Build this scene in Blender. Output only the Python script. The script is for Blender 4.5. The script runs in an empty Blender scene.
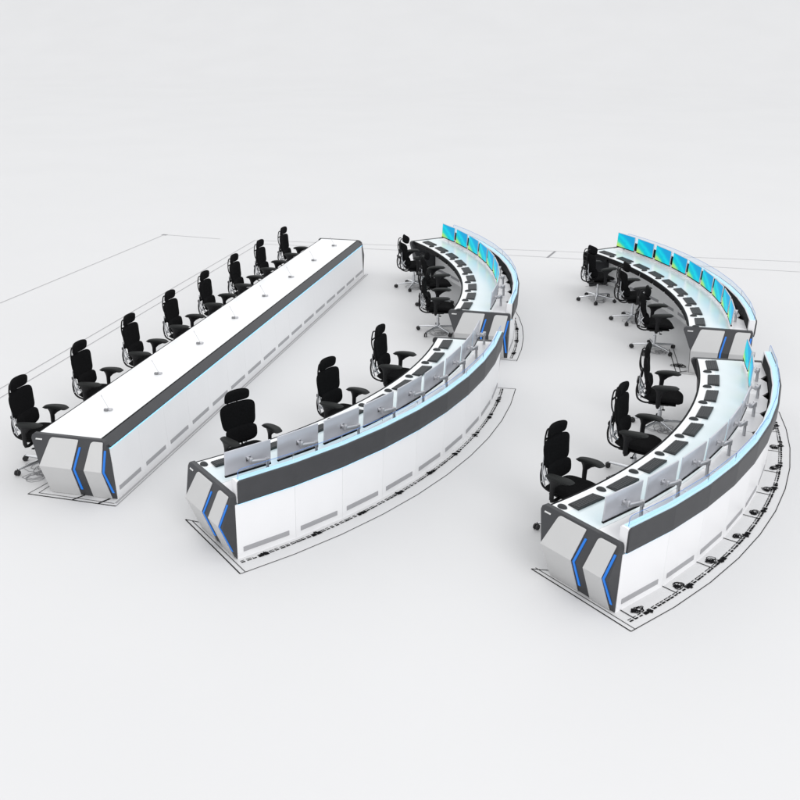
import bpy, bmesh, math, random
from mathutils import Vector, Matrix

random.seed(7)
SC = bpy.context.scene
COL = SC.collection
R = math.radians

# ------------------------------------------------------------------ camera
cam = bpy.data.cameras.new('camera')
cam.sensor_width = 36.0
cam.lens = 43.746
cam.clip_start = 0.1
cam.clip_end = 400
camo = bpy.data.objects.new('camera', cam)
COL.objects.link(camo)
camo.location = (6.482, -9.036, 5.272)
camo.rotation_euler = (R(90 - 21.769), 0, R(13.55))
SC.camera = camo
SC.render.resolution_x = 1024
SC.render.resolution_y = 1024

# ------------------------------------------------------------------ light
SC.view_settings.view_transform = 'Standard'
SC.view_settings.look = 'None'
SC.view_settings.exposure = 0.0
SC.view_settings.gamma = 1.0
W = bpy.data.worlds.new('World')
SC.world = W
W.use_nodes = True
bg = W.node_tree.nodes['Background']
bg.inputs[0].default_value = (0.985, 0.992, 1.0, 1)
bg.inputs[1].default_value = 1.27


def area(name, loc, target, size, size_y, power, color=(1, 1, 1)):
    l = bpy.data.lights.new(name, 'AREA')
    l.shape = 'RECTANGLE'
    l.size = size
    l.size_y = size_y
    l.energy = power
    l.color = color
    o = bpy.data.objects.new(name, l)
    o.location = loc
    d = Vector(target) - Vector(loc)
    o.rotation_euler = d.to_track_quat('-Z', 'Y').to_euler()
    COL.objects.link(o)
    return o


area('key_softbox', (33, -34, 34), (3, 6, 0), 26, 26, 9500, (1.0, 0.99, 0.985))

# ------------------------------------------------------------------ materials


def new_mat(name):
    m = bpy.data.materials.new(name)
    m.use_nodes = True
    return m, m.node_tree, m.node_tree.nodes['Principled BSDF']


def mat(name, col, rough=0.5, metal=0.0, var=0.0, scale=6.0, bump=0.0, bscale=200.0, spec=0.5, coat=0.0):
    m, t, b = new_mat(name)
    b.inputs['Base Color'].default_value = (*col, 1)
    b.inputs['Roughness'].default_value = rough
    b.inputs['Metallic'].default_value = metal
    b.inputs['Specular IOR Level'].default_value = spec
    b.inputs['Coat Weight'].default_value = coat
    tc = t.nodes.new('ShaderNodeTexCoord')
    if var > 0:
        n = t.nodes.new('ShaderNodeTexNoise')
        n.inputs['Scale'].default_value = scale
        n.inputs['Detail'].default_value = 4
        t.links.new(tc.outputs['Object'], n.inputs['Vector'])
        r = t.nodes.new('ShaderNodeValToRGB')
        r.color_ramp.elements[0].position = 0.3
        r.color_ramp.elements[1].position = 0.7
        r.color_ramp.elements[0].color = (*[c * (1 - var) for c in col], 1)
        r.color_ramp.elements[1].color = (*[min(1, c * (1 + var)) for c in col], 1)
        t.links.new(n.outputs['Fac'], r.inputs[0])
        t.links.new(r.outputs[0], b.inputs['Base Color'])
    if bump > 0:
        n2 = t.nodes.new('ShaderNodeTexNoise')
        n2.inputs['Scale'].default_value = bscale
        n2.inputs['Detail'].default_value = 2
        t.links.new(tc.outputs['Object'], n2.inputs['Vector'])
        bp = t.nodes.new('ShaderNodeBump')
        bp.inputs['Strength'].default_value = bump
        bp.inputs['Distance'].default_value = 0.002
        t.links.new(n2.outputs['Fac'], bp.inputs['Height'])
        t.links.new(bp.outputs['Normal'], b.inputs['Normal'])
    return m


def emit(name, col, strength, base=(0.1, 0.2, 0.4)):
    m, t, b = new_mat(name)
    b.inputs['Base Color'].default_value = (*base, 1)
    b.inputs['Emission Color'].default_value = (*col, 1)
    b.inputs['Emission Strength'].default_value = strength
    return m


M = {}
M['floor'] = mat('studio_floor', (0.612, 0.612, 0.618), 0.55, var=0.012, scale=0.25, spec=0.25)
M['white'] = mat('white_laminate', (0.77, 0.77, 0.785), 0.35, var=0.01, scale=3, bump=0.03, bscale=400)
M['topcyan'] = mat('pale_cyan_worktop', (0.66, 0.715, 0.735), 0.22, var=0.012, scale=2)
M['top'] = mat('worktop_white', (0.765, 0.775, 0.785), 0.28, var=0.01, scale=3)
M['panelgrey'] = mat('pale_grey_panel', (0.505, 0.505, 0.505), 0.38, var=0.015, scale=4)
M['dark'] = mat('graphite_paint', (0.047, 0.048, 0.052), 0.45, var=0.05, scale=8, bump=0.05, bscale=500, spec=0.28)
M['black'] = mat('black_edge', (0.008, 0.008, 0.009), 0.6, spec=0.1)
M['vent'] = mat('grey_vent', (0.33, 0.33, 0.345), 0.5)
M['ventslot'] = mat('vent_slots', (0.20, 0.20, 0.21), 0.6)
M['inner'] = mat('inner_panel', (0.80, 0.80, 0.80), 0.5, var=0.02)
M['fabric'] = mat('black_mesh_fabric', (0.0055, 0.0055, 0.006), 0.9, var=0.3, scale=60, bump=0.6, bscale=350, spec=0.06)
M['plastic'] = mat('black_plastic', (0.009, 0.009, 0.010), 0.5, bump=0.1, bscale=300, spec=0.2)
M['armpad'] = mat('charcoal_arm_pad', (0.014, 0.015, 0.015), 0.6, spec=0.2)
M['chrome'] = mat('polished_metal', (0.62, 0.63, 0.65), 0.22, metal=1.0)
M['alu'] = mat('silver_arm_metal', (0.50, 0.50, 0.52), 0.35, metal=0.6)
M['monback'] = mat('monitor_back_silver', (0.50, 0.51, 0.55), 0.32, metal=0.35, var=0.02)
M['key'] = mat('keyboard_grey', (0.026, 0.028, 0.030), 0.5, spec=0.3)
M['keys'] = mat('key_caps', (0.038, 0.040, 0.043), 0.5, spec=0.3)
M['rubber'] = mat('caster_rubber', (0.01, 0.01, 0.011), 0.6)
M['line'] = mat('black_floor_line', (0.009, 0.009, 0.010), 0.9, spec=0.03)
M['lineg'] = mat('grey_floor_line', (0.33, 0.33, 0.34), 0.7)
M['lines'] = mat('mid_grey_floor_line', (0.22, 0.22, 0.23), 0.7)
M['led'] = emit('blue_led', (0.008, 0.20, 0.80), 0.85, (0.0, 0.02, 0.06))
M['cyan'] = emit('cyan_light_line', (0.18, 0.66, 1.0), 0.9, (0.4, 0.7, 0.9))
M['strip'] = emit('pale_cyan_light_strip', (0.34, 0.74, 1.0), 0.42, (0.42, 0.55, 0.64))
M['logo'] = mat('white_print', (0.75, 0.75, 0.75), 0.5)


def glass_mat():
    m, t, b = new_mat('clear_glass')
    b.inputs['Base Color'].default_value = (0.86, 0.93, 1.0, 1)
    b.inputs['Roughness'].default_value = 0.02
    b.inputs['Transmission Weight'].default_value = 1.0
    b.inputs['IOR'].default_value = 1.05
    return m


M['glass'] = glass_mat()
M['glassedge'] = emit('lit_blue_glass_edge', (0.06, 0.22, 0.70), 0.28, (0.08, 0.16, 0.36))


def screen_mat():
    m, t, b = new_mat('lit_screen')
    b.inputs['Base Color'].default_value = (0.01, 0.01, 0.01, 1)
    b.inputs['Roughness'].default_value = 0.3
    b.inputs['Specular IOR Level'].default_value = 0.02
    tc = t.nodes.new('ShaderNodeTexCoord')
    sep = t.nodes.new('ShaderNodeSeparateXYZ')
    t.links.new(tc.outputs['UV'], sep.inputs[0])
    nz = t.nodes.new('ShaderNodeTexNoise')
    nz.inputs['Scale'].default_value = 2.2
    nz.inputs['Detail'].default_value = 1.5
    nz.inputs['Distortion'].default_value = 1.2
    t.links.new(tc.outputs['UV'], nz.inputs['Vector'])
    # distance from the upper-right area, bent by noise: deep blue > cyan > green > yellow at the lower left
    ma = t.nodes.new('ShaderNodeMath'); ma.operation = 'MULTIPLY_ADD'
    t.links.new(sep.outputs['X'], ma.inputs[0]); ma.inputs[1].default_value = 0.55; ma.inputs[2].default_value = 0.0
    mb = t.nodes.new('ShaderNodeMath'); mb.operation = 'MULTIPLY_ADD'
    t.links.new(sep.outputs['Y'], mb.inputs[0]); mb.inputs[1].default_value = 0.62
    t.links.new(ma.outputs[0], mb.inputs[2])
    mc = t.nodes.new('ShaderNodeMath'); mc.operation = 'MULTIPLY_ADD'
    t.links.new(nz.outputs['Fac'], mc.inputs[0]); mc.inputs[1].default_value = 0.35
    t.links.new(mb.outputs[0], mc.inputs[2])
    cr = t.nodes.new('ShaderNodeValToRGB')
    els = cr.color_ramp.elements
    els[0].position = 0.22; els[0].color = (0.62, 0.88, 0.08, 1)
    els[1].position = 1.0; els[1].color = (0.005, 0.42, 0.80, 1)
    for p, c in ((0.34, (0.40, 0.86, 0.25)), (0.48, (0.01, 0.74, 0.58)), (0.60, (0.0, 0.56, 0.80)), (0.75, (0.0, 0.74, 0.90)), (0.86, (0.0, 0.50, 0.82))):
        e = els.new(p); e.color = (*c, 1)
    t.links.new(mc.outputs[0], cr.inputs[0])
    t.links.new(cr.outputs[0], b.inputs['Emission Color'])
    b.inputs['Emission Strength'].default_value = 0.9
    return m


M['screen'] = screen_mat()

# ------------------------------------------------------------------ helpers


def tag(o, label=None, cat=None, group=None, kind=None):
    if label: o['label'] = label
    if cat: o['category'] = cat
    if group: o['group'] = group
    if kind: o['kind'] = kind
    return o


def empty(name, loc=(0, 0, 0), rz=0.0):
    o = bpy.data.objects.new(name, None)
    o.empty_display_size = 0.2
    o.location = loc
    o.rotation_euler = (0, 0, rz)
    COL.objects.link(o)
    return o


class MB:
    def __init__(self):
        self.bm = bmesh.new()

    def face(self, pts):
        vs = [self.bm.verts.new(p) for p in pts]
        return self.bm.faces.new(vs)

    def box(self, c, s, rot=None, bevel=0.0, seg=2):
        m = Matrix.Translation(Vector(c))
        if rot is not None:
            m = m @ rot.to_4x4()
        r = bmesh.ops.create_cube(self.bm, size=1.0)
        vs = r['verts']
        for v in vs:
            v.co = Vector((v.co.x * s[0], v.co.y * s[1], v.co.z * s[2]))
        if bevel > 0:
            es = {e for v in vs for e in v.link_edges}
            rr = bmesh.ops.bevel(self.bm, geom=list(es), offset=bevel, segments=seg, profile=0.5, affect='EDGES')
            nv = {v for f in rr['faces'] for v in f.verts} | {v for v in vs if v.is_valid}
            vs = list(nv)
            # include every vertex joined to them
            seen = set(vs); st = list(vs)
            while st:
                v = st.pop()
                for e in v.link_edges:
                    w = e.other_vert(v)
                    if w not in seen:
                        seen.add(w); st.append(w)
            vs = list(seen)
        for v in vs:
            v.co = m @ v.co
        return vs

    def tube(self, pts, rad, n=8, closed=False, cap=True):
        P = [Vector(p) for p in pts]
        rads = rad if isinstance(rad, (list, tuple)) else [rad] * len(P)
        rings = []
        L = len(P)
        prev = None
        for i, p in enumerate(P):
            if closed:
                t = (P[(i + 1) % L] - P[i - 1]).normalized()
            else:
                t = (P[min(i + 1, L - 1)] - P[max(i - 1, 0)]).normalized()
            if prev is None:
                a = Vector((0, 0, 1)) if abs(t.z) < 0.9 else Vector((1, 0, 0))
                nrm = (a - t * a.dot(t)).normalized()
            else:
                nrm = (prev - t * prev.dot(t)).normalized()
            prev = nrm
            bn = t.cross(nrm)
            rings.append([self.bm.verts.new(p + (nrm * math.cos(2 * math.pi * k / n) + bn * math.sin(2 * math.pi * k / n)) * rads[i]) for k in range(n)])
        for i in range(L if closed else L - 1):
            a, b = rings[i], rings[(i + 1) % L]
            for k in range(n):
                self.bm.faces.new((a[k], a[(k + 1) % n], b[(k + 1) % n], b[k]))
        if cap and not closed:
            self.bm.faces.new(rings[0][::-1]); self.bm.faces.new(rings[-1])

    def lathe(self, prof, c=(0, 0, 0), axis='z', n=16):
        rings = []
        for r, h in prof:
            ring = []
            for k in range(n):
                a = 2 * math.pi * k / n
                if axis == 'z': q = (r * math.cos(a), r * math.sin(a), h)
                elif axis == 'y': q = (r * math.cos(a), h, r * math.sin(a))
                else: q = (h, r * math.cos(a), r * math.sin(a))
                ring.append(self.bm.verts.new(Vector(q) + Vector(c)))
            rings.append(ring)
        for a, b in zip(rings, rings[1:]):
            for k in range(n):
                self.bm.faces.new((a[k], a[(k + 1) % n], b[(k + 1) % n], b[k]))
        self.bm.faces.new(rings[0][::-1]); self.bm.faces.new(rings[-1])

    def sweep(self, prof, stations, P):
        """closed profile [(u,z)] carried along the stations; P(u,s,z) -> point"""
        rings = [[self.bm.verts.new(P(u, s, z)) for u, z in prof] for s in stations]
        n = len(prof)
        for a, b in zip(rings, rings[1:]):
            for k in range(n):
                self.bm.faces.new((a[k], a[(k + 1) % n], b[(k + 1) % n], b[k]))
        self.bm.faces.new(rings[0][::-1]); self.bm.faces.new(rings[-1])

    def prism(self, pts, w0, w1, Q, w_of=None):
        """polygon [(u,z)] extruded from w0 to w1; Q(u,z,w) -> point; w_of adds relief to the outer face"""
        n = len(pts)
        a = [self.bm.verts.new(Q(u, z, w0)) for u, z in pts]
        b = [self.bm.verts.new(Q(u, z, w1 + (w_of(u, z) if w_of else 0))) for u, z in pts]
        for k in range(n):
            self.bm.faces.new((a[k], a[(k + 1) % n], b[(k + 1) % n], b[k]))
        self.bm.faces.new(a[::-1]); self.bm.faces.new(b)

    def build(self, name, material, parent=None, smooth=None, bevel=0.0):
        bm = self.bm
        bmesh.ops.recalc_face_normals(bm, faces=bm.faces)
        me = bpy.data.meshes.new(name)
        bm.to_mesh(me)
        bm.free()
        me.materials.append(material)
        if smooth is not None:
            me.shade_smooth()
            me.set_sharp_from_angle(angle=R(smooth))
        o = bpy.data.objects.new(name, me)
        COL.objects.link(o)
        if parent: o.parent = parent
        if bevel > 0:
            b = o.modifiers.new('bevel', 'BEVEL')
            b.width = bevel; b.segments = 2; b.limit_method = 'ANGLE'; b.angle_limit = R(40)
        return o


def rounded(pts, rads, n=5):
    out = []
    L = len(pts)
    for i in range(L):
        p = Vector(pts[i]); a = Vector(pts[i - 1]); b = Vector(pts[(i + 1) % L])
        r = rads[i]
        if r <= 0:
            out.append((p.x, p.y)); continue
        da = (a - p).normalized(); db = (b - p).normalized()
        ang = math.acos(max(-1, min(1, da.dot(db))))
        d = min(r / math.tan(ang / 2), 0.45 * (a - p).length, 0.45 * (b - p).length)
        q0 = p + da * d; q1 = p + db * d
        for k in range(n + 1):
            t = k / n
            q = q0 * (1 - t) ** 2 + p * 2 * t * (1 - t) + q1 * t * t
            out.append((q.x, q.y))
    return out


def copy_tree(o, parent=None):
    c = o.copy()
    COL.objects.link(c)
    c.parent = parent
    for ch in list(o.children):
        copy_tree(ch, c)
    return c


ORD = ['first', 'second', 'third', 'fourth', 'fifth', 'sixth', 'seventh', 'eighth', 'ninth']

# ------------------------------------------------------------------ floor and backdrop
FX0, FX1, FY0 = -140, 150, -60
YB, RB, SLOPE = 60.0, 60.0, 24


def sheet(prof, name, smooth=None):
    mb = MB()
    for (ya, za), (yb, zb) in zip(prof, prof[1:]):
        mb.face([(FX0, ya, za), (FX1, ya, za), (FX1, yb, zb), (FX0, yb, zb)])
    bmesh.ops.remove_doubles(mb.bm, verts=mb.bm.verts, dist=1e-4)
    tag(mb.build(name, M['floor'], smooth=smooth), kind='structure')


sheet([(FY0, 0.0), (0, 0.0), (20, 0.0), (YB, 0.0)], 'floor')
# the studio sweep: the floor's paper rises gently far behind the consoles
pr = [(YB + RB * math.sin(R(a)), RB - RB * math.cos(R(a))) for a in range(0, SLOPE + 1, 2)]
pr.append((pr[-1][0] + 60, pr[-1][1] + 60 * math.tan(R(SLOPE))))
sheet(pr, 'backdrop', 60)

# ------------------------------------------------------------------ consoles
RI = 6.905
H = 0.75
HALF = R(21.9)
UMID = 0.45
PITCH = 2 * (HALF - R(0.45)) / 9


def PC(u, a, z):      # curved: local frame with origin on the arc's middle, x outward
    return Vector(((RI + u) * math.cos(a) - (RI + UMID), (RI + u) * math.sin(a), z))


LST = 10.67


def PS(u, s, z):      # straight: local origin at the middle of the bench
    return Vector((u - 0.45, s - LST / 2, z))


def cap_map(P, s_end, sign):
    base = P(0, s_end, 0)
    rad = (P(1, s_end, 0) - base)
    out = Vector((-rad.y, rad.x, 0)) * sign

    def Q(u, z, w):
        return base + rad * u + out * w + Vector((0, 0, z))
    return Q


CAP_T = 0.022
RIM = H + 0.006


ZW = 0.41          # height of the fold across the end panel
DW = 0.150         # how far the fold stands out


def dz(z):
    if z <= ZW: return DW * z / ZW
    return DW + (0.03 - DW) * (z - ZW) / (RIM - ZW)


def end_panel(root, P, s_end, sign, right, tr=0.915, wr=0.862, led2=((0.928, 0.655), (0.885, ZW), (0.907, 0.10))):
    """folded end piece; right = outer side (u, z) from the floor up at z 0, ZW, 0.70, 0.735, RIM"""
    Q = cap_map(P, s_end, sign)
    left = [(0.075, 0.0), (0.058, ZW), (-0.068, 0.700), (-0.062, 0.735), (-0.035, RIM)]
    rt = right
    mb = MB()
    V = mb.bm.verts.new
    lf = [V(Q(u, z, dz(z))) for u, z in left]; lb = [V(Q(u, z, -CAP_T)) for u, z in left]
    rf = [V(Q(u, z, dz(z))) for u, z in rt]; rb = [V(Q(u, z, -CAP_T)) for u, z in rt]
    F = mb.bm.faces.new
    for k in range(4):
        F((lf[k], rf[k], rf[k + 1], lf[k + 1])); F((lb[k], lb[k + 1], rb[k + 1], rb[k]))
        F((lf[k], lf[k + 1], lb[k + 1], lb[k])); F((rf[k], rb[k], rb[k + 1], rf[k + 1]))
    F((lf[0], lb[0], rb[0], rf[0])); F((lf[4], rf[4], rb[4], lb[4]))
    ep = mb.build('end_panel', M['dark'], root, bevel=0.004)

    def plate(tl, t_r, w_r, b_r, b_l, w_l):
        mb = MB()
        up2 = rounded([w_l, tl, t_r, w_r], [0, 0.05, 0.014, 0])
        lv = []
        for off in (0.0015, 0.014):
            a = [mb.bm.verts.new(Q(u, z, dz(z) + off)) for u, z in up2]
            b = [mb.bm.verts.new(Q(u, z, dz(z) + off)) for u, z in (b_r, b_l)]
            lv.append((a, b))
        (u0, l0), (u1, l1) = lv
        mb.bm.faces.new(u1); mb.bm.faces.new([u1[-1], l1[0], l1[1], u1[0]])
        mb.bm.faces.new(u0[::-1]); mb.bm.faces.new([u0[0], l0[1], l0[0], u0[-1]])
        r0 = u0 + l0; r1 = u1 + l1
        n = len(r0)
        for i in range(n):
            mb.bm.faces.new((r0[i], r0[(i + 1) % n], r1[(i + 1) % n], r1[i]))
        return mb.build('light_panel', M['panelgrey'], ep, bevel=0.003)
    plate((0.185, 0.735), (0.540, 0.735), (0.472, ZW), (0.460, 0.004), (0.080, 0.004), (0.062, ZW))
    plate((0.700, 0.732), (tr, 0.732), (wr, ZW), (wr + 0.008, 0.004), (0.620, 0.004), (0.630, ZW))

    def led(a, b, c, wd=0.024):
        mb = MB()
        h = wd / 2
        lo = [mb.bm.verts.new(Q(u + sg * h, z, dz(z) + 0.0012)) for u, z in (a, b, c) for sg in (-1, 1)]
        hi = [mb.bm.verts.new(Q(u + sg * h, z, dz(z) + 0.009)) for u, z in (a, b, c) for sg in (-1, 1)]
        F = mb.bm.faces.new
        for k in (0, 2):
            F((hi[k], hi[k + 1], hi[k + 3], hi[k + 2])); F((lo[k], lo[k + 2], lo[k + 3], lo[k + 1]))
            F((lo[k], hi[k], hi[k + 2], lo[k + 2])); F((lo[k + 1], lo[k + 3], hi[k + 3], hi[k + 1]))
        F((lo[0], lo[1], hi[1], hi[0])); F((lo[4], hi[4], hi[5], lo[5]))
        mb.build('led_strip', M['led'], ep)
    led((0.562, 0.655), (0.505, ZW), (0.502, 0.10))
    led(*led2)
    # small white maker's mark in the dark corner
    mb = MB()
    x = -0.010
    for i, wdt in enumerate((0.008, 0.008, 0.009, 0.007, 0.009, 0.005, 0.009, 0.008)):
        q4 = [(x, 0.690), (x + wdt, 0.690), (x + wdt + 0.003, 0.705), (x + 0.003, 0.705)]
        va = [mb.bm.verts.new(Q(u, z, dz(z) + .0006)) for u, z in q4]; vb = [mb.bm.verts.new(Q(u, z, dz(z) + .0022)) for u, z in q4]
        for k in range(4): mb.bm.faces.new((va[k], va[(k + 1) % 4], vb[(k + 1) % 4], vb[k]))
        mb.bm.faces.new(vb); mb.bm.faces.new(va[::-1])
        x += wdt + 0.0025
    mb.build('maker_mark', M['logo'], ep)
    return ep


def fr(a, b, n):
    return [a + (b - a) * i / n for i in range(n + 1)]


def vent_on(panel, P, s0, s1, zc, u_of, h=0.055):
    mb = MB()
    za, zb = zc - h / 2, zc + h / 2
    ua, ub = u_of(za), u_of(zb)
    mb.sweep([(ua - 0.004, za), (ua + 0.004, za), (ub + 0.004, zb), (ub - 0.004, zb)], [s0, s1], P)
    n = 3
    v = mb.build('vent', M['vent'], panel)
    return v


# ---- curved console
def make_curved():
    root = empty('curved_console')
    s0, s1 = -HALF, HALF
    e = CAP_T / (RI + .4)
    i0, i1 = s0 + e, s1 - e
    fine = fr(i0, i1, 54)
    coarse = [-4.5 * PITCH + k * PITCH for k in range(10)]
    coarse[0] = i0; coarse[-1] = i1
    mb = MB(); mb.sweep([(0.012, H), (0.012, H - 0.03), (0.200, H - 0.03), (0.200, H)], fine, PC)
    mb.build('worktop', M['top'], root, smooth=30)
    mb = MB(); mb.sweep([(0.2004, H - .0005), (0.2004, H - 0.03), (0.615, H - 0.03), (0.615, H - .0005)], fine, PC)  # middle of the worktop coloured pale cyan, from the keyboards to the monitors
    mb.build('worktop_cyan', M['topcyan'], root, smooth=30)
    mb = MB(); mb.sweep([(-0.014, H - 0.001), (-0.014, H - 0.036), (0.011, H - 0.036), (0.011, H - 0.001)], fine, PC)
    mb.build('edge_trim', M['black'], root, smooth=30)
    # dark aprons hanging under the inner edge, one per seat position
    for k in range(9):
        a = -4.5 * PITCH + k * PITCH
        mb = MB(); mb.sweep([(0.0, H - 0.038), (0.0, H - 0.10), (0.03, H - 0.10), (0.03, H - 0.038)], fr(a + PITCH * .06, a + PITCH * .94, 5), PC)
        mb.build('apron', M['black'], root)
    # shelf behind the monitors: one plate per station with a tongue, dark cable gap beside it
    for k in range(9):
        a = coarse[k] if k == 0 else -4.5 * PITCH + k * PITCH
        b = coarse[k + 1]
        m1 = a + (b - a) * 0.22; m2 = a + (b - a) * 0.80
        uo = 0.864 if k in (0, 8) else 0.850
        pts = [(0.6155, a + .0006), (0.785 if k else uo, a + .0006), (uo, m1 if k else a + .002), (uo, m2 if k < 8 else b - .002), (0.785 if k < 8 else uo, b - .0006), (0.6155, b - .0006)]
        mb = MB()
        lo = [mb.bm.verts.new(PC(u, s, H - 0.03)) for u, s in pts]
        hi = [mb.bm.verts.new(PC(u, s, H - 0.004)) for u, s in pts]
        n = len(pts)
        for i in range(n):
            mb.bm.faces.new((lo[i], lo[(i + 1) % n], hi[(i + 1) % n], hi[i]))
        mb.bm.faces.new(hi); mb.bm.faces.new(lo[::-1])
        mb.build('rear_shelf', M['white'], root)
    mb = MB(); mb.sweep([(0.745, H - 0.17), (0.745, H - 0.19), (0.90, H - 0.19), (0.90, H - 0.17)], coarse, PC)
    mb.build('cable_channel', M['black'], root)
    # black lining on the parapet's inner face, between the white end blocks
    mb = MB(); mb.sweep([(0.866, 0.60), (0.874, 0.60), (0.8725, 0.775), (0.8800, 0.896), (0.876, 0.896), (0.866, 0.775)], [i0 + .012] + coarse[1:-1] + [i1 - .012], PC)
    mb.build('cable_lining', M['black'], root)
    # parapet
    e0, e1 = s0 + .0030, s1 - .0030
    full = [e0] + coarse[1:-1] + [e1]
    edge = [s0 + .0003] + coarse[1:-1] + [s1 - .0003]
    mb2 = MB(); mb2.sweep(rounded([(0.875, 0.66), (0.960, 0.66), (0.962, 0.745), (0.970, 0.911), (0.881, 0.911), (0.875, 0.79)], [0, 0, 0, 0.012, 0.012, 0], 3), full, PC)
    mb2.build('parapet', M['white'], root)
    # dark outer band: its upper corner is rounded off at both ends
    mb = MB()
    st = [(e0 + .0010, -.030), (e0 + .0022, -.010), (e0 + .0045, 0.0)] + [(q, 0.0) for q in coarse[1:-1]] + [(e1 - .0045, 0.0), (e1 - .0022, -.010), (e1 - .0010, -.030)]
    rings = []
    for q, dz in st:
        pr = [(0.9615, 0.652), (0.974, 0.652), (0.984, 0.712), (0.990, 0.905 + dz), (0.986, 0.913 + dz), (0.9715, 0.913 + dz), (0.9640, 0.735)]
        rings.append([mb.bm.verts.new(PC(u, q, z)) for u, z in pr])
    for a, b in zip(rings, rings[1:]):
        for k in range(7):
            mb.bm.faces.new((a[k], a[(k + 1) % 7], b[(k + 1) % 7], b[k]))
    mb.bm.faces.new(rings[0][::-1]); mb.bm.faces.new(rings[-1])
    mb.build('fascia_band', M['dark'], root)
    # glowing strip on the parapet's top
    mb = MB(); mb.sweep([(0.898, 0.9125), (0.966, 0.9125), (0.966, 0.918), (0.898, 0.918)], [e0 + .004] + coarse[1:-1] + [e1 - .004], PC)
    mb.build('light_strip', M['strip'], root)
    mb = MB(); mb.sweep([(0.9575, 0.643), (0.9665, 0.643), (0.9665, 0.6505), (0.9575, 0.6505)], [full[0] + .0016] + full[1:-1] + [full[-1] - .0016], PC)
    mb.build('light_line', M['cyan'], root)
    # rear panels, each with its vent
    up = lambda z: 0.931 + 0.022 * z / 0.64
    for k in range(9):
        a = edge[k] + .00012; b = edge[k + 1] - .00012
        mb = MB(); mb.sweep([(0.90, 0.0), (up(0), 0.0), (up(.64), 0.641), (0.92, 0.641)], [a, b], PC)
        pn = mb.build('rear_panel', M['white'], root)
        L = b - a
        vent_on(pn, PC, a + L * .10, a + L * .88, 0.10, lambda z: up(z) - 0.0008)
    # inner panel under the worktop, with vents
    mb = MB(); mb.sweep([(0.52, 0.0), (0.54, 0.0), (0.54, H - 0.031), (0.52, H - 0.031)], [i0 + .003] + coarse[1:-1] + [i1 - .003], PC)
    ip = mb.build('inner_panel', M['inner'], root)
    for k in range(9):
        a = -4.5 * PITCH + k * PITCH
        vent_on(ip, PC, a + PITCH * .15, a + PITCH * .85, 0.10, lambda z: 0.5195)
    # glass screen panes on the parapet
    for k in range(9):
        a = full[k] + (.0045 if k == 0 else .0008); b = full[k + 1] - (.0045 if k == 8 else .0008)
        pa, pb = PC(0.940, a, 0), PC(0.940, b, 0)
        t = (pb - pa); Lp = t.length; t.normalize(); nrm = Vector((t.y, -t.x, 0))
        lean = 0.06
        rl = 0.05 if k == 0 else 0.008
        rr = 0.05 if k == 8 else 0.008
        poly = rounded([(0, 0.919), (0, 1.022), (Lp, 1.022), (Lp, 0.919)], [0, rl, rr, 0], 5)
        Q = lambda u, z, w: pa + t * u + nrm * (w + (z - 0.919) * lean) + Vector((0, 0, z))
        mb = MB(); mb.prism(poly, 0.0, 0.005, Q)
        g = mb.build('glass_screen', M['glass'], root)
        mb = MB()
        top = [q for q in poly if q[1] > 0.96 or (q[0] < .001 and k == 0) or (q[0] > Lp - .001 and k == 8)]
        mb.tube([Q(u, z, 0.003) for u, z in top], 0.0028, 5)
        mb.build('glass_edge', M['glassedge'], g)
    right = [(0.925, 0.0), (0.940, ZW), (0.951, 0.70), (0.947, 0.735), (0.930, RIM)]
    end_panel(root, PC, s0, -1, right)
    end_panel(root, PC, s1, 1, right)
    return root


# ---- straight console
def make_straight():
    root = empty('straight_console')
    i0, i1 = CAP_T, LST - CAP_T
    mb = MB(); mb.sweep([(0.008, H), (0.008, H - 0.03), (0.792, H - 0.03), (0.792, H)], [i0, i1], PS)
    mb.build('worktop', M['top'], root)
    mb = MB(); mb.sweep([(-0.010, H - 0.001), (-0.010, H - 0.036), (0.0075, H - 0.036), (0.0075, H - 0.001)], [i0, i1], PS)
    mb.build('edge_trim', M['black'], root)
    mb = MB(); mb.sweep([(0.7925, H + .004), (0.7925, H - 0.03), (0.812, H - 0.03), (0.812, H + 0.004)], [i0, i1], PS)
    mb.build('edge_trim', M['black'], root)
    mb = MB(); mb.sweep([(0.8125, H), (0.8125, 0.672), (0.900, 0.656), (0.914, 0.664), (0.912, 0.676), (0.822, H - .002)], [.0015, LST - .0015], PS)
    mb.build('fascia_band', M['dark'], root)
    mb = MB(); mb.sweep([(0.885, 0.645), (0.908, 0.645), (0.908, 0.655), (0.885, 0.655)], [.002, LST - .03], PS)
    mb.build('light_line', M['cyan'], root)
    up = lambda z: 0.928 - 0.03 * z / 0.64
    n = 16
    L = (LST - .003) / n
    for k in range(n):
        a = .0015 + k * L + .0006; b = .0015 + (k + 1) * L - (.0006 if k < n - 1 else .03)
        mb = MB(); mb.sweep([(0.86, 0.0), (up(0), 0.0), (up(.64), 0.643), (0.86, 0.643)], [a, b], PS)
        pn = mb.build('rear_panel', M['white'], root)
        vent_on(pn, PS, a + L * .10, a + L * .88, 0.115, lambda z: up(z) + 0.001, 0.05)
    mb = MB(); mb.sweep([(0.50, 0.0), (0.52, 0.0), (0.52, H - 0.031), (0.50, H - 0.031)], [i0, i1], PS)
    mb.build('inner_panel', M['inner'], root)
    right = [(0.922, 0.0), (0.905, ZW), (0.888, 0.70), (0.858, 0.735), (0.812, RIM - .003)]
    end_panel(root, PS, 0, -1, right, .848, .855, ((0.880, 0.645), (0.878, ZW), (0.904, 0.10)))
    end_panel(root, PS, LST, 1, right, .848, .855, ((0.880, 0.645), (0.878, ZW), (0.904, 0.10)))
    return root


st = make_straight()
st.location = (0.45, LST / 2, 0)
tag(st, 'long straight white console with graphite ends and blue light chevrons', 'console')

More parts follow.
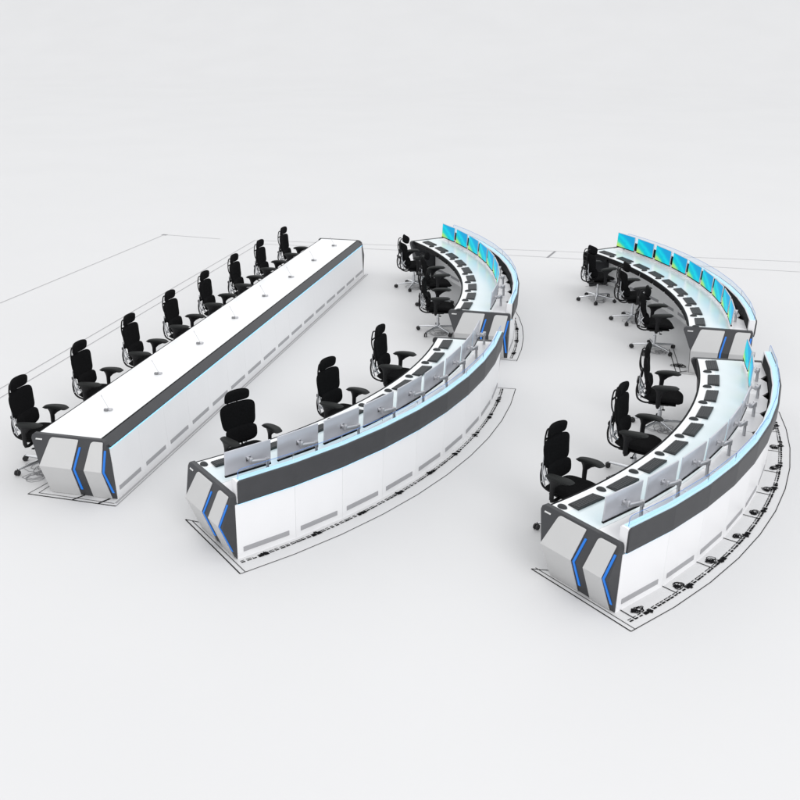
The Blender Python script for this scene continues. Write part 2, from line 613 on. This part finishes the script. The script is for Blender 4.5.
# arcs: centre x, centre y, middle angle, name for labels
ARCS = [
    ('front middle', -3.117, 4.208, -19.08),
    ('back middle', -3.163, 6.271, 20.0),
    ('back right', 0.548, 6.167, 20.45),
    ('front right', 0.620, 4.023, -17.98),
]
LAB = {
    'front middle': 'curved white console at front middle, plain backs of its monitors facing the viewer',
    'back middle': 'curved white console at back middle, beyond the front one, smallest in the picture',
    'back right': 'curved white console at back right with nine lit monitors in full view',
    'front right': 'largest curved white console at front right, its glass edge glowing blue',
}
cc = make_curved()
for i, (nm, cx, cy, mid) in enumerate(ARCS):
    o = cc if i == 0 else copy_tree(cc)
    m = R(mid)
    o.location = (cx + (RI + UMID) * math.cos(m), cy + (RI + UMID) * math.sin(m), 0)
    o.rotation_euler = (0, 0, m)
    tag(o, LAB[nm], 'console', 'curved consoles')


def at(arc, u, adeg, z=0.0):
    nm, cx, cy, mid = arc
    a = R(adeg)
    return (cx + (RI + u) * math.cos(a), cy + (RI + u) * math.sin(a), z), a


# ------------------------------------------------------------------ monitor
def make_monitor():
    """faces the chairs (-x); origin on the shelf below it"""
    root = empty('monitor')
    wd, hh = 0.545, 0.292
    zc = 0.200
    rot = Matrix.Rotation(R(4), 3, 'Y')
    tilt = lambda p: rot @ Vector((p[0], p[1], p[2])) + Vector((0, 0, zc))
    mb = MB(); mb.box(tilt((0.0, 0, 0)), (0.016, wd, hh), rot, 0.004)
    mb.build('housing', M['monback'], root, smooth=40)
    mb = MB(); mb.box(tilt((0.002, 0, -hh / 2 + 0.010)), (0.023, wd + .001, 0.022), rot, 0.002)
    mb.build('lower_bezel', M['black'], root)
    me = bpy.data.meshes.new('screen')
    bm = bmesh.new()
    uv = bm.loops.layers.uv.new('UVMap')
    ww, h2 = wd / 2 - 0.006, hh / 2 - 0.007
    cs = [(-ww, -h2 + .012), (ww, -h2 + .012), (ww, h2), (-ww, h2)]
    # seen from the chairs the y axis runs leftwards
    vs = [bm.verts.new(tilt((-0.0095, y, z))) for y, z in cs]
    f = bm.faces.new(vs)
    for lp, (y, z) in zip(f.loops, cs):
        lp[uv].uv = (0.5 - y / (2 * ww), 0.5 + z / (2 * h2))
    bmesh.ops.recalc_face_normals(bm, faces=bm.faces)
    bm.normal_update()
    if f.normal.x > 0: f.normal_flip()
    bm.to_mesh(me); bm.free()
    me.materials.append(M['screen'])
    so = bpy.data.objects.new('screen', me); COL.objects.link(so); so.parent = root
    # arm: plate, wrist, beam to the side, post down to the shelf
    c = tilt((0.012, 0, 0.0))
    mb = MB(); mb.box(c, (0.008, 0.060, 0.060), rot, 0.002)
    mb.build('mount_plate', M['chrome'], root)
    mb = MB()
    mb.tube([c, c + Vector((0.045, 0, 0))], 0.018, 10)
    mb.box(c + Vector((0.055, 0.0, 0.0)), (0.035, 0.036, 0.062), None, 0.008)
    px, py = 0.095, 0.175
    j = c + Vector((0.060, 0.0, -0.012))
    e = Vector((px, py, c.z - 0.035))
    d = (e - j); ang = math.atan2(d.y, d.x)
    rm = Matrix.Rotation(ang, 3, 'Z') @ Matrix.Rotation(-math.atan2(d.z, math.hypot(d.x, d.y)), 3, 'Y')
    mb.box((j + e) / 2, (d.length, 0.032, 0.042), rm, 0.008)
    mb.tube([e + Vector((0, 0, .025)), e + Vector((0, 0, -.035))], 0.024, 12)
    mb.build('arm', M['alu'], root, smooth=40)
    mb = MB()
    mb.tube([(px, py, 0.0), (px, py, e.z)], [0.020, 0.014], 12)
    mb.build('post', M['alu'], root, smooth=40)
    return root


# ------------------------------------------------------------------ keyboard and mouse
def make_keyboard():
    root = empty('keyboard')
    mb = MB()
    # tapered slab
    hx0, hx1, hy0, hy1 = -0.070, 0.080, 0.200, 0.186
    lo = [(-.070, -hy1, 0), (-.070, hy1, 0), (.080, hy0, 0), (.080, -hy0, 0)]
    hi = [(-.070, -hy1, .010), (-.070, hy1, .010), (.080, hy0, .022), (.080, -hy0, .022)]
    a = [mb.bm.verts.new(p) for p in lo]; b = [mb.bm.verts.new(p) for p in hi]
    for i in range(4): mb.bm.faces.new((a[i], a[(i + 1) % 4], b[(i + 1) % 4], b[i]))
    mb.bm.faces.new(b); mb.bm.faces.new(a[::-1])
    mb.build('body', M['key'], root, bevel=0.004)
    mb = MB()
    for r in range(5):
        x = -0.050 + r * 0.0265
        z = .0118 + (x + .07) / .15 * .012
        nk = 14
        for k in range(nk):
            y = -0.168 + k * 0.336 / (nk - 1)
            mb.box((x, y, z), (0.021, 0.021, 0.007))
    mb.build('keys', M['keys'], root)
    return root


def make_mouse():
    mb = MB()
    prof = []
    n = 14
    rings = []
    for i in range(7):
        t = i / 6 * math.pi / 2
        rr = math.cos(t); zz = math.sin(t) * 0.030
        rings.append([(0.058 * max(rr, .02) * math.cos(2 * math.pi * k / n), 0.040 * max(rr, .02) * math.sin(2 * math.pi * k / n), zz) for k in range(n)])
    vr = [[mb.bm.verts.new(p) for p in r_] for r_ in rings]
    for a, b in zip(vr, vr[1:]):
        for k in range(n): mb.bm.faces.new((a[k], a[(k + 1) % n], b[(k + 1) % n], b[k]))
    mb.bm.faces.new(vr[-1]); mb.bm.faces.new(vr[0][::-1])
    return mb.build('mouse', M['key'], smooth=50)


mon0, kb0, ms0 = make_monitor(), make_keyboard(), make_mouse()
first = True
for arc in ARCS:
    nm, cx, cy, mid = arc
    for k in range(9):
        a = {'front middle': -19.1, 'back middle': 19.41, 'back right': 20.01, 'front right': -17.94}[nm] + 4.825 * (k - 4)
        if mid < 0:
            o1 = ORD[k]; side = 'near end'
        else:
            o1 = ORD[k]; side = 'near end'
        mo = mon0 if first else copy_tree(mon0)
        p, r = at(arc, 0.625, a, H - 0.0035)
        mo.location = p; mo.rotation_euler = (0, 0, r)
        tag(mo, '%s thin monitor on an arm, counted from the %s of the %s console' % (o1, side, nm), 'monitor', 'monitors on the curved consoles')
        kb = kb0 if first else copy_tree(kb0)
        p, r = at(arc, 0.172, a + 0.10, H + 0.0005)
        kb.location = p; kb.rotation_euler = (0, 0, r)
        tag(kb, '%s dark keyboard from the %s of the %s curved console' % (o1, side, nm), 'keyboard', 'keyboards on the curved consoles')
        ms = ms0 if first else copy_tree(ms0)
        p, r = at(arc, 0.105, a - 2.05, H + 0.0005)
        ms.location = p; ms.rotation_euler = (0, 0, r)
        tag(ms, '%s dark oval mouse from the %s of the %s curved console' % (o1, side, nm), 'mouse', 'mice on the curved consoles')
        first = False


# ------------------------------------------------------------------ microphone
def make_mic():
    root = empty('microphone')
    mb = MB()
    mb.box((0.0, 0.0, 0.012), (0.07, 0.05, 0.024), None, 0.005)
    mb.build('base', M['alu'], root, smooth=40)
    mb = MB(); mb.box((-0.030, -0.030, 0.016), (0.050, 0.032, 0.030), None, 0.006)
    mb.build('switch_box', M['ventslot'], root, smooth=40)
    mb = MB()
    pts = [(-0.01, 0, 0.02), (-0.025, 0.004, 0.05), (-0.065, 0.012, 0.115), (-0.095, 0.018, 0.165)]
    mb.tube(pts, 0.0032, 6)
    mb.build('gooseneck', M['alu'], root, smooth=60)
    mb = MB(); mb.tube([(-0.093, 0.0176, 0.162), (-0.106, 0.020, 0.184)], 0.0055, 8)
    mb.build('capsule', M['alu'], root, smooth=60)
    return root


mic0 = make_mic()
for k in range(8):
    o = mic0 if k == 0 else copy_tree(mic0)
    o.location = (0.46 + .004 * k, 0.81 + 1.32 * k, H + .0005)
    tag(o, '%s small gooseneck microphone from the near end of the straight console' % ORD[k], 'microphone', 'microphones along the straight console')


# ------------------------------------------------------------------ chair
def pad(width, height, thick, centre, tilt, curve=0.03, vcurve=0.0, n=4.0, taper=0.0, G=14, taper_top=0.0):
    """upholstered pad facing +x: rounded outline, crowned face, wrapped sideways by curve"""
    mb = MB()
    rot = Matrix.Rotation(tilt, 3, 'Y')
    c = Vector(centre)

    def pt(s, t, side):
        # square -> superellipse
        rr = (abs(s) ** n + abs(t) ** n) ** (1 / n) if (s or t) else 0
        m = max(abs(s), abs(t))
        k = m / rr if rr > 0 else 1
        y, z = s * k, t * k
        edge = min(1.0, m)
        th = thick / 2 * math.sqrt(max(0.0, 1 - edge ** 5))
        w = 1 - taper * (0.5 - 0.5 * z) - taper_top * (0.5 + .5 * z)
        yy = y * width / 2 * w
        zz = z * height / 2
        x = curve * (2 * yy / width) ** 2 + vcurve * z * z + (th if side else -th * .8)
        return c + rot @ Vector((x, yy, zz))
    for side in (True, False):
        g = [[mb.bm.verts.new(pt(-1 + 2 * i / G, -1 + 2 * j / G, side)) for i in range(G + 1)] for j in range(G + 1)]
        for j in range(G):
            for i in range(G):
                mb.bm.faces.new((g[j][i], g[j][i + 1], g[j + 1][i + 1], g[j + 1][i]))
    bmesh.ops.remove_doubles(mb.bm, verts=mb.bm.verts, dist=0.0006)
    return mb


def make_chair():
    root = empty('office_chair')
    pad(0.345, 0.160, 0.060, (-0.248, 0, 1.098), R(8), 0.040, 0.0, 3.6).build('headrest', M['fabric'], root, smooth=60)
    pad(0.53, 0.335, 0.050, (-0.250, 0, 0.845), R(-7), 0.055, 0.012, 4.5, taper=0.16, taper_top=0.05).build('backrest', M['fabric'], root, smooth=60)
    pad(0.45, 0.215, 0.065, (-0.200, 0, 0.620), R(-12), 0.060, 0.0, 3.6, taper=0.10).build('lumbar_pad', M['fabric'], root, smooth=60)
    # seat: pad laid flat, waterfall front
    mb = MB()
    G = 16
    for side in (1, -1):
        g = []
        for j in range(G + 1):
            row = []
            for i in range(G + 1):
                s = -1 + 2 * i / G; t = -1 + 2 * j / G
                n = 4.2
                rr = (abs(s) ** n + abs(t) ** n) ** (1 / n) if (s or t) else 1
                m = max(abs(s), abs(t)); k = m / rr if m else 1
                x, y = s * k, t * k
                th = 0.038 * math.sqrt(max(0, 1 - m ** 6))
                z = 0.462 + (0.022 * y * y) - 0.05 * max(0, x - 0.25) ** 2 + side * th
                w = 1 - 0.10 * (0.5 - 0.5 * x)
                row.append(mb.bm.verts.new((0.030 + x * 0.255, y * 0.262 * w, z)))
            g.append(row)
        for j in range(G):
            for i in range(G):
                mb.bm.faces.new((g[j][i], g[j][i + 1], g[j + 1][i + 1], g[j + 1][i]))
    bmesh.ops.remove_doubles(mb.bm, verts=mb.bm.verts, dist=0.0006)
    mb.build('seat', M['fabric'], root, smooth=60)
    mb = MB()
    mb.box((0.02, 0, 0.402), (0.36, 0.34, 0.022), None, 0.008)
    mb.box((0.0, 0, 0.372), (0.22, 0.15, 0.050), None, 0.014)
    mb.box((0.10, 0.0, 0.378), (0.09, 0.10, 0.035), None, 0.010)
    mech = mb.build('mechanism', M['plastic'], root, smooth=40)
    for s in (-1, 1):
        mb = MB(); mb.tube([(0.03, s * .07, .375), (0.04, s * .20, .370), (0.045, s * .25, .368)], 0.006, 6)
        mb.box((0.047, s * 0.262, .368), (.04, .035, .012), None, .004)
        mb.build('lever', M['plastic'], mech, smooth=40)
    # armrests
    for s in (-1, 1):
        y = s * 0.305
        mb = MB()
        mb.tube([(-0.03, s * .13, .392), (-0.03, s * .24, .388), (-0.03, s * .295, .405), (-0.028, y, .45)], [0.020, .020, .022, .024], 8)
        # flared upright
        rings = [((-0.028, .42), .030, .016), ((-0.028, .50), .030, .017), ((-.024, .58), .032, .018), ((-.006, .622), .060, .024), ((.022, .668), .118, .036)]
        vr = []
        for (x, z), hx, hy in rings:
            vr.append([mb.bm.verts.new((x + hx * math.cos(2 * math.pi * k / 10), y + hy * math.sin(2 * math.pi * k / 10), z)) for k in range(10)])
        for a, b in zip(vr, vr[1:]):
            for k in range(10): mb.bm.faces.new((a[k], a[(k + 1) % 10], b[(k + 1) % 10], b[k]))
        mb.bm.faces.new(vr[0][::-1]); mb.bm.faces.new(vr[-1])
        ar = mb.build('armrest', M['plastic'], root, smooth=50)
        mb = MB()
        G = 12
        for side in (1, -1):
            g = []
            for j in range(G + 1):
                row = []
                for i in range(G + 1):
                    a = -1 + 2 * i / G; b = -1 + 2 * j / G
                    n = 3.6
                    m = max(abs(a), abs(b)); rr = (abs(a) ** n + abs(b) ** n) ** (1 / n) if m else 1
                    k = m / rr if m else 1
                    x, yy = a * k, b * k
                    th = 0.025 * math.sqrt(max(0, 1 - m ** 5))
                    w = 0.054 + 0.010 * x
                    row.append(mb.bm.verts.new((0.045 + x * 0.178, y + yy * w - s * 0.02 * x * x, 0.694 + side * th - 0.010 * x * x + (0.006 * x))))
                g.append(row)
            for j in range(G):
                for i in range(G):
                    mb.bm.faces.new((g[j][i], g[j][i + 1], g[j + 1][i + 1], g[j + 1][i]))
        bmesh.ops.remove_doubles(mb.bm, verts=mb.bm.verts, dist=0.0006)
        mb.build('arm_pad', M['armpad'], ar, smooth=60)

    # back frame: a hoop low behind the seat, links, and an upper bow to the headrest
    def spline(pts, n=5):
        P = [Vector(p) for p in pts]
        P = [P[0] * 2 - P[1]] + P + [P[-1] * 2 - P[-2]]
        out = []
        for i in range(1, len(P) - 2):
            for k in range(n):
                t = k / n
                a, b, c, d = P[i - 1:i + 3]
                out.append(0.5 * ((2 * b) + (c - a) * t + (2 * a - 5 * b + 4 * c - d) * t * t + (-a + 3 * b - 3 * c + d) * t ** 3))
        out.append(P[-2])
        return out
    mb = MB()
    for s in (-1, 1):
        mb.tube(spline([(-0.08, s * .05, .385), (-0.20, s * .075, .375), (-0.30, s * .09, .425), (-0.330, s * .09, .53), (-0.322, s * .085, .63), (-0.290, s * .07, .74)]), 0.0125, 8)
    mb.box((-0.325, 0, 0.665), (0.030, 0.19, 0.045), None, 0.010)
    mb.box((-0.283, 0, 0.77), (0.030, 0.17, 0.09), None, 0.012)
    mb.build('back_frame', M['plastic'], root, smooth=50)
    mb = MB()
    for s in (-1, 1):
        mb.tube(spline([(-0.280, s * .055, .78), (-0.312, s * .065, .86), (-0.322, s * .065, .95), (-0.314, s * .06, 1.04), (-0.298, s * .055, 1.09), (-0.255, s * .05, 1.10)]), 0.0095, 8)
    mb.box((-0.320, 0, 0.965), (0.016, 0.15, 0.022), None, 0.006)
    mb.build('headrest_bow', M['plastic'], root, smooth=50)
    mb = MB()
    for s in (-1, 1):
        mb.tube([(-0.150, s * .085, .425), (-0.245, s * .10, .53), (-0.300, s * .075, .66)], 0.012, 8)
        mb.tube([(-0.305, s * .10, .47), (-0.225, s * .10, .60)], 0.010, 8)
    for s in (-1, 1):
        mb.tube([(-0.262, s * .105, .44), (-0.296, s * .115, .58), (-0.296, s * .105, .78)], 0.008, 8)
    mb.box((-0.262, 0, 0.515), (0.014, 0.21, 0.030), None, 0.005)
    mb.build('chrome_link', M['chrome'], root, smooth=50)
    # gas lift
    mb = MB(); mb.lathe([(0.028, .10), (0.028, .26), (0.017, .262), (0.017, .36)], n=14)
    mb.build('gas_lift', M['chrome'], root, smooth=50)
    # five-star base
    mb = MB()
    mb.lathe([(0.040, .075), (0.048, .09), (0.044, .125), (0.032, .13)], n=14)
    for k in range(5):
        a = 2 * math.pi * k / 5 + 0.35
        c, s = math.cos(a), math.sin(a)
        mb.tube([(0.03 * c, 0.03 * s, .106), (0.17 * c, 0.17 * s, .095), (0.355 * c, 0.355 * s, .072)], [.025, .020, .014], 8)
    bs = mb.build('star_base', M['chrome'], root, smooth=50)
    for k in range(5):
        a = 2 * math.pi * k / 5 + 0.35
        c, s = math.cos(a), math.sin(a)
        cx, cy = 0.355 * c, 0.355 * s
        ax = Vector((-math.sin(a + .6), math.cos(a + .6), 0))
        mb = MB()
        cc_ = Vector((cx, cy, 0.034)) + Vector((ax.y, -ax.x, 0)) * 0.012
        for sg in (-1, 1):
            mb.tube([cc_ + ax * (sg * .006), cc_ + ax * (sg * .026)], 0.033, 14)
        mb.tube([(cx, cy, .05), (cx, cy, .085)], 0.008, 8)
        mb.build('caster', M['rubber'], bs, smooth=50)
    return root


ch0 = make_chair()
first = True


def put_chair(x, y, rz, label, group, low=False):
    global first
    o = ch0 if first else copy_tree(ch0)
    first = False
    o.location = (x, y, 0); o.rotation_euler = (0, 0, rz)
    if low:      # back set lower and the headrest swung forward
        SH = {'headrest': (.045, 0, -.075), 'headrest_bow': (0, 0, -.06), 'backrest': (-.015, 0, -.055), 'lumbar_pad': (0, 0, -.03)}
        for c in o.children:
            k = c.name.split('.')[0]
            if k in SH: c.location = SH[k]
    tag(o, label, 'chair', group)


SXY = [(-0.375, 0.586), (-0.383, 1.985), (-0.342, 3.286), (-0.343, 4.611), (-0.323, 5.896), (-0.318, 7.183), (-0.294, 8.415), (-0.262, 9.66)]
for k, (x, y) in enumerate(SXY):
    put_chair(x, y, R(random.uniform(-1, 1)), '%s black office chair from the near end behind the straight console' % ORD[k], 'chairs behind the straight console')
CH = {
    'front middle': [(-0.42, -33.0), (-0.38, -19.3), (-0.40, -5.4)],
    'back middle': [(-0.40, 34.5), (-0.36, 21.5), (-0.41, 7.5)],
    'back right': [(-0.40, 34.5), (-0.38, 22.0), (-0.41, 7.2)],
    'front right': [(-0.47, -32.2), (-0.46, -18.2), (-0.46, -3.4)],
}
WHERE = {
    'front middle': ['near the console end at left', 'in the middle of the three', 'farthest of the three'],
    'back middle': ['farthest of the three', 'in the middle of the three', 'nearest of the three'],
    'back right': ['farthest of the three', 'in the middle of the three', 'nearest of the three'],
    'front right': ['nearest of the three', 'in the middle of the three', 'farthest of the three'],
}
for arc in ARCS:
    nm = arc[0]
    for k, (u, a) in enumerate(CH[nm]):
        p, r = at(arc, u, a)
        put_chair(p[0], p[1], r + R(random.uniform(-2, 2)), 'black office chair inside the %s curved console, %s' % (nm, WHERE[nm][k]), 'chairs inside the curved consoles', nm.startswith('back'))

# ------------------------------------------------------------------ drawn lines on the floor
ZL = 0.004


class Lines:
    def __init__(self): self.mb = MB(); self.n = 0

    def seg(self, a, b, w=0.010):
        a = Vector((a[0], a[1], 0)); b = Vector((b[0], b[1], 0))
        d = b - a
        if d.length < 1e-5: return
        d.normalize(); n = Vector((-d.y, d.x, 0)) * w / 2
        self.n += 1
        z = Vector((0, 0, ZL + 0.00002 * (self.n % 150)))
        self.mb.face([a - n + z, b - n + z, b + n + z, a + n + z])

    def path(self, pts, w=0.010, closed=False):
        P = list(pts)
        if closed: P.append(P[0])
        for a, b in zip(P, P[1:]): self.seg(a, b, w)

    def done(self, m=None, name='floor_line'):
        for f in self.mb.bm.faces:
            if f.normal.z < 0: f.normal_flip()
        o = self.mb.build(name, m or M['line'])
        return tag(o, kind='structure')


def blob(L, x, y, r, rz, rng):
    """drawing of a seat seen from above: a few wobbly loops"""
    for q in range(4):
        n = 9
        ph = rng.uniform(0, 6)
        cx = x + rng.uniform(-.4, .4) * r; cy = y + rng.uniform(-.4, .4) * r
        e = rng.uniform(.4, .9)
        pts = []
        for k in range(n):
            a = 2 * math.pi * k / n
            px = r * rng.uniform(.75, 1.05) * math.cos(a) * .8; py = r * e * rng.uniform(.8, 1.1) * math.sin(a) * .8
            c, s = math.cos(rz + ph), math.sin(rz + ph)
            pts.append((cx + px * c - py * s, cy + px * s + py * c))
        L.path(pts, 0.008, True)


# around the straight console
L = Lines()
L.path([(-0.17, -0.13), (0.99, -0.165)], 0.016)
L.path([(-0.17, -0.13), (-0.02, 0.62)], 0.008)
L.path([(-0.06, -0.075), (0.94, -0.11)], 0.008)
L.path([(-0.06, -0.075), (-0.01, 0.30)], 0.008)
L.path([(0.42, -0.14), (0.50, 0.0)], 0.022)
L.path([(0.76, -0.15), (0.84, 0.0)], 0.026)
L.done()
L = Lines()
L.path([(0.99, -0.165), (1.0, 10.75)], 0.010)
L.path([(0.94, 10.76), (1.0, 10.75)], 0.010)
L.done(M['lines'])
L = Lines()
L.path([(0.952, -0.1), (0.958, 10.7)], 0.028)
L.done(M['lineg'])
# long room outlines
L = Lines()
L.path([(-2.55, -1.5), (-2.62, 13.35), (4.75, 13.9), (10.2, 14.13), (30, 14.9)], 0.014)
L.path([(-2.33, -1.5), (-2.38, 13.0), (4.3, 13.25), (10.1, 13.16), (30, 13.0)], 0.014)
L.path([(-5.5, 4), (-5.10, 13.42), (-3.52, 13.29)], 0.016)
L.done(M['lineg'])
L = Lines()
L.path([(4.74, 13.9), (4.62, 13.2)], 0.05)
L.path([(-5.16, 13.42), (-5.02, 13.40)], 0.10)
L.done(M['lines'])

rng = random.Random(3)


def arc_pts(arc, u, a0, a1, n):
    return [at(arc, u, a0 + (a1 - a0) * i / n)[0][:2] for i in range(n + 1)]


for arc, uo, ud, blobs in ((ARCS[0], 1.20, 1.01, .0), (ARCS[1], 1.10, 1.0, .0), (ARCS[2], 1.10, 1.0, .0), (ARCS[3], 1.22, 1.11, .065)):
    nm, cx, cy, mid = arc
    a0 = mid - 21.9; a1 = mid + 21.9
    L = Lines()
    ea = 0.75
    # outline with short ends
    outer = arc_pts(arc, uo, a0 - ea, a1 + ea * .3, 10)
    L.path(outer, 0.009)
    for ae, sg in ((a0, -1), (a1, 1)):
        p = at(arc, -0.18 if nm != 'front right' else -0.11, ae + sg * ea)[0][:2]; q = at(arc, uo, ae + sg * (ea if sg < 0 else ea * .3))[0][:2]
        p2 = at(arc, -0.10, ae + sg * ea * .45)[0][:2]; q2 = at(arc, uo, ae + sg * ea * .45)[0][:2]
        if sg < 0:
            L.path([p, q], 0.013 if nm.startswith('front') else 0.009); L.path([p2, q2], 0.008 if nm.startswith('front') else .006)
            L.path([p, at(arc, 0.06, ae + .6)[0][:2]], 0.010)
        else:
            L.path([at(arc, 0.0, ae + .2)[0][:2], q], 0.010)
    # broken double line with ticks along the outer foot
    n = 90
    for i in range(n):
        b0 = a0 + (a1 - a0) * (i + .05) / n; b1 = a0 + (a1 - a0) * (i + rng.uniform(.6, 1.0)) / n
        ph = (i % 10) / 10
        w = 0.015 + (0.022 if ph in (.3, .4) else 0.0) + rng.uniform(0, .008)
        L.seg(at(arc, ud, b0)[0], at(arc, ud, b1)[0], w)
        if rng.random() < .95:
            L.seg(at(arc, ud - .028, b0)[0], at(arc, ud - .028, b1)[0], 0.009)
        if rng.random() < .6:
            L.seg(at(arc, ud - .028, b0)[0], at(arc, ud, b0 + .1)[0], 0.006)
    for k in range(9):
        a = mid + math.degrees(-4.5 * PITCH + k * PITCH)
        c = at(arc, ud - .01, a + 1.55)[0]
        for q in range(3):
            L.seg((c[0] + rng.uniform(-.035, .035), c[1] + rng.uniform(-.04, .04)), (c[0] + rng.uniform(-.035, .035), c[1] + rng.uniform(-.04, .04)), 0.04)
        if blobs:
            L.seg(at(arc, 0.93, a + .1)[0], at(arc, ud, a + .1)[0], 0.012)
            c = at(arc, 1.035, a + 1.15)[0]
            blob(L, c[0], c[1], blobs, 0, rng)
            c = at(arc, 1.03, a + .8)[0]
            for q in range(3):
                L.seg((c[0] + rng.uniform(-.04, .04), c[1] + rng.uniform(-.04, .04)), (c[0] + rng.uniform(-.04, .06), c[1] + rng.uniform(-.03, .05)), 0.022)
            blob(L, c[0], c[1], blobs * .7, 0, rng)
    if nm == 'back right':
        c = at(arc, -0.02, a0 + 2.4)[0]
        for q in range(3): blob(L, c[0] - .05 * q, c[1], 0.10, 0, rng)
    # short double bracket on the chair side of the far consoles
    if nm.startswith('back'):
        e0 = a0 + 0.2
        L.path([at(arc, 0.05, e0)[0][:2], at(arc, -0.11, e0 - .6)[0][:2], at(arc, -0.14, e0 + 9)[0][:2]], 0.012)
        L.path([at(arc, -0.04, e0 - .5)[0][:2], at(arc, -0.07, e0 + 9)[0][:2]], 0.010)
    L.done()

# thin scribbled seat drawings on the floor under the chairs
L = Lines()
for x, y in SXY:
    blob(L, x - .04, y - .05, 0.24, 0, rng)
    blob(L, x + .02, y - .30, 0.16, 0.5, rng)
    blob(L, x + .07, y - .18, 0.10, 0, rng)
for arc in ARCS:
    for u, a in CH[arc[0]]:
        p, r = at(arc, u + .02, a)
        blob(L, p[0], p[1], 0.22, r, rng)
        blob(L, p[0] + .08, p[1] - .10, 0.12, r, rng)
L.done(M['lines'])
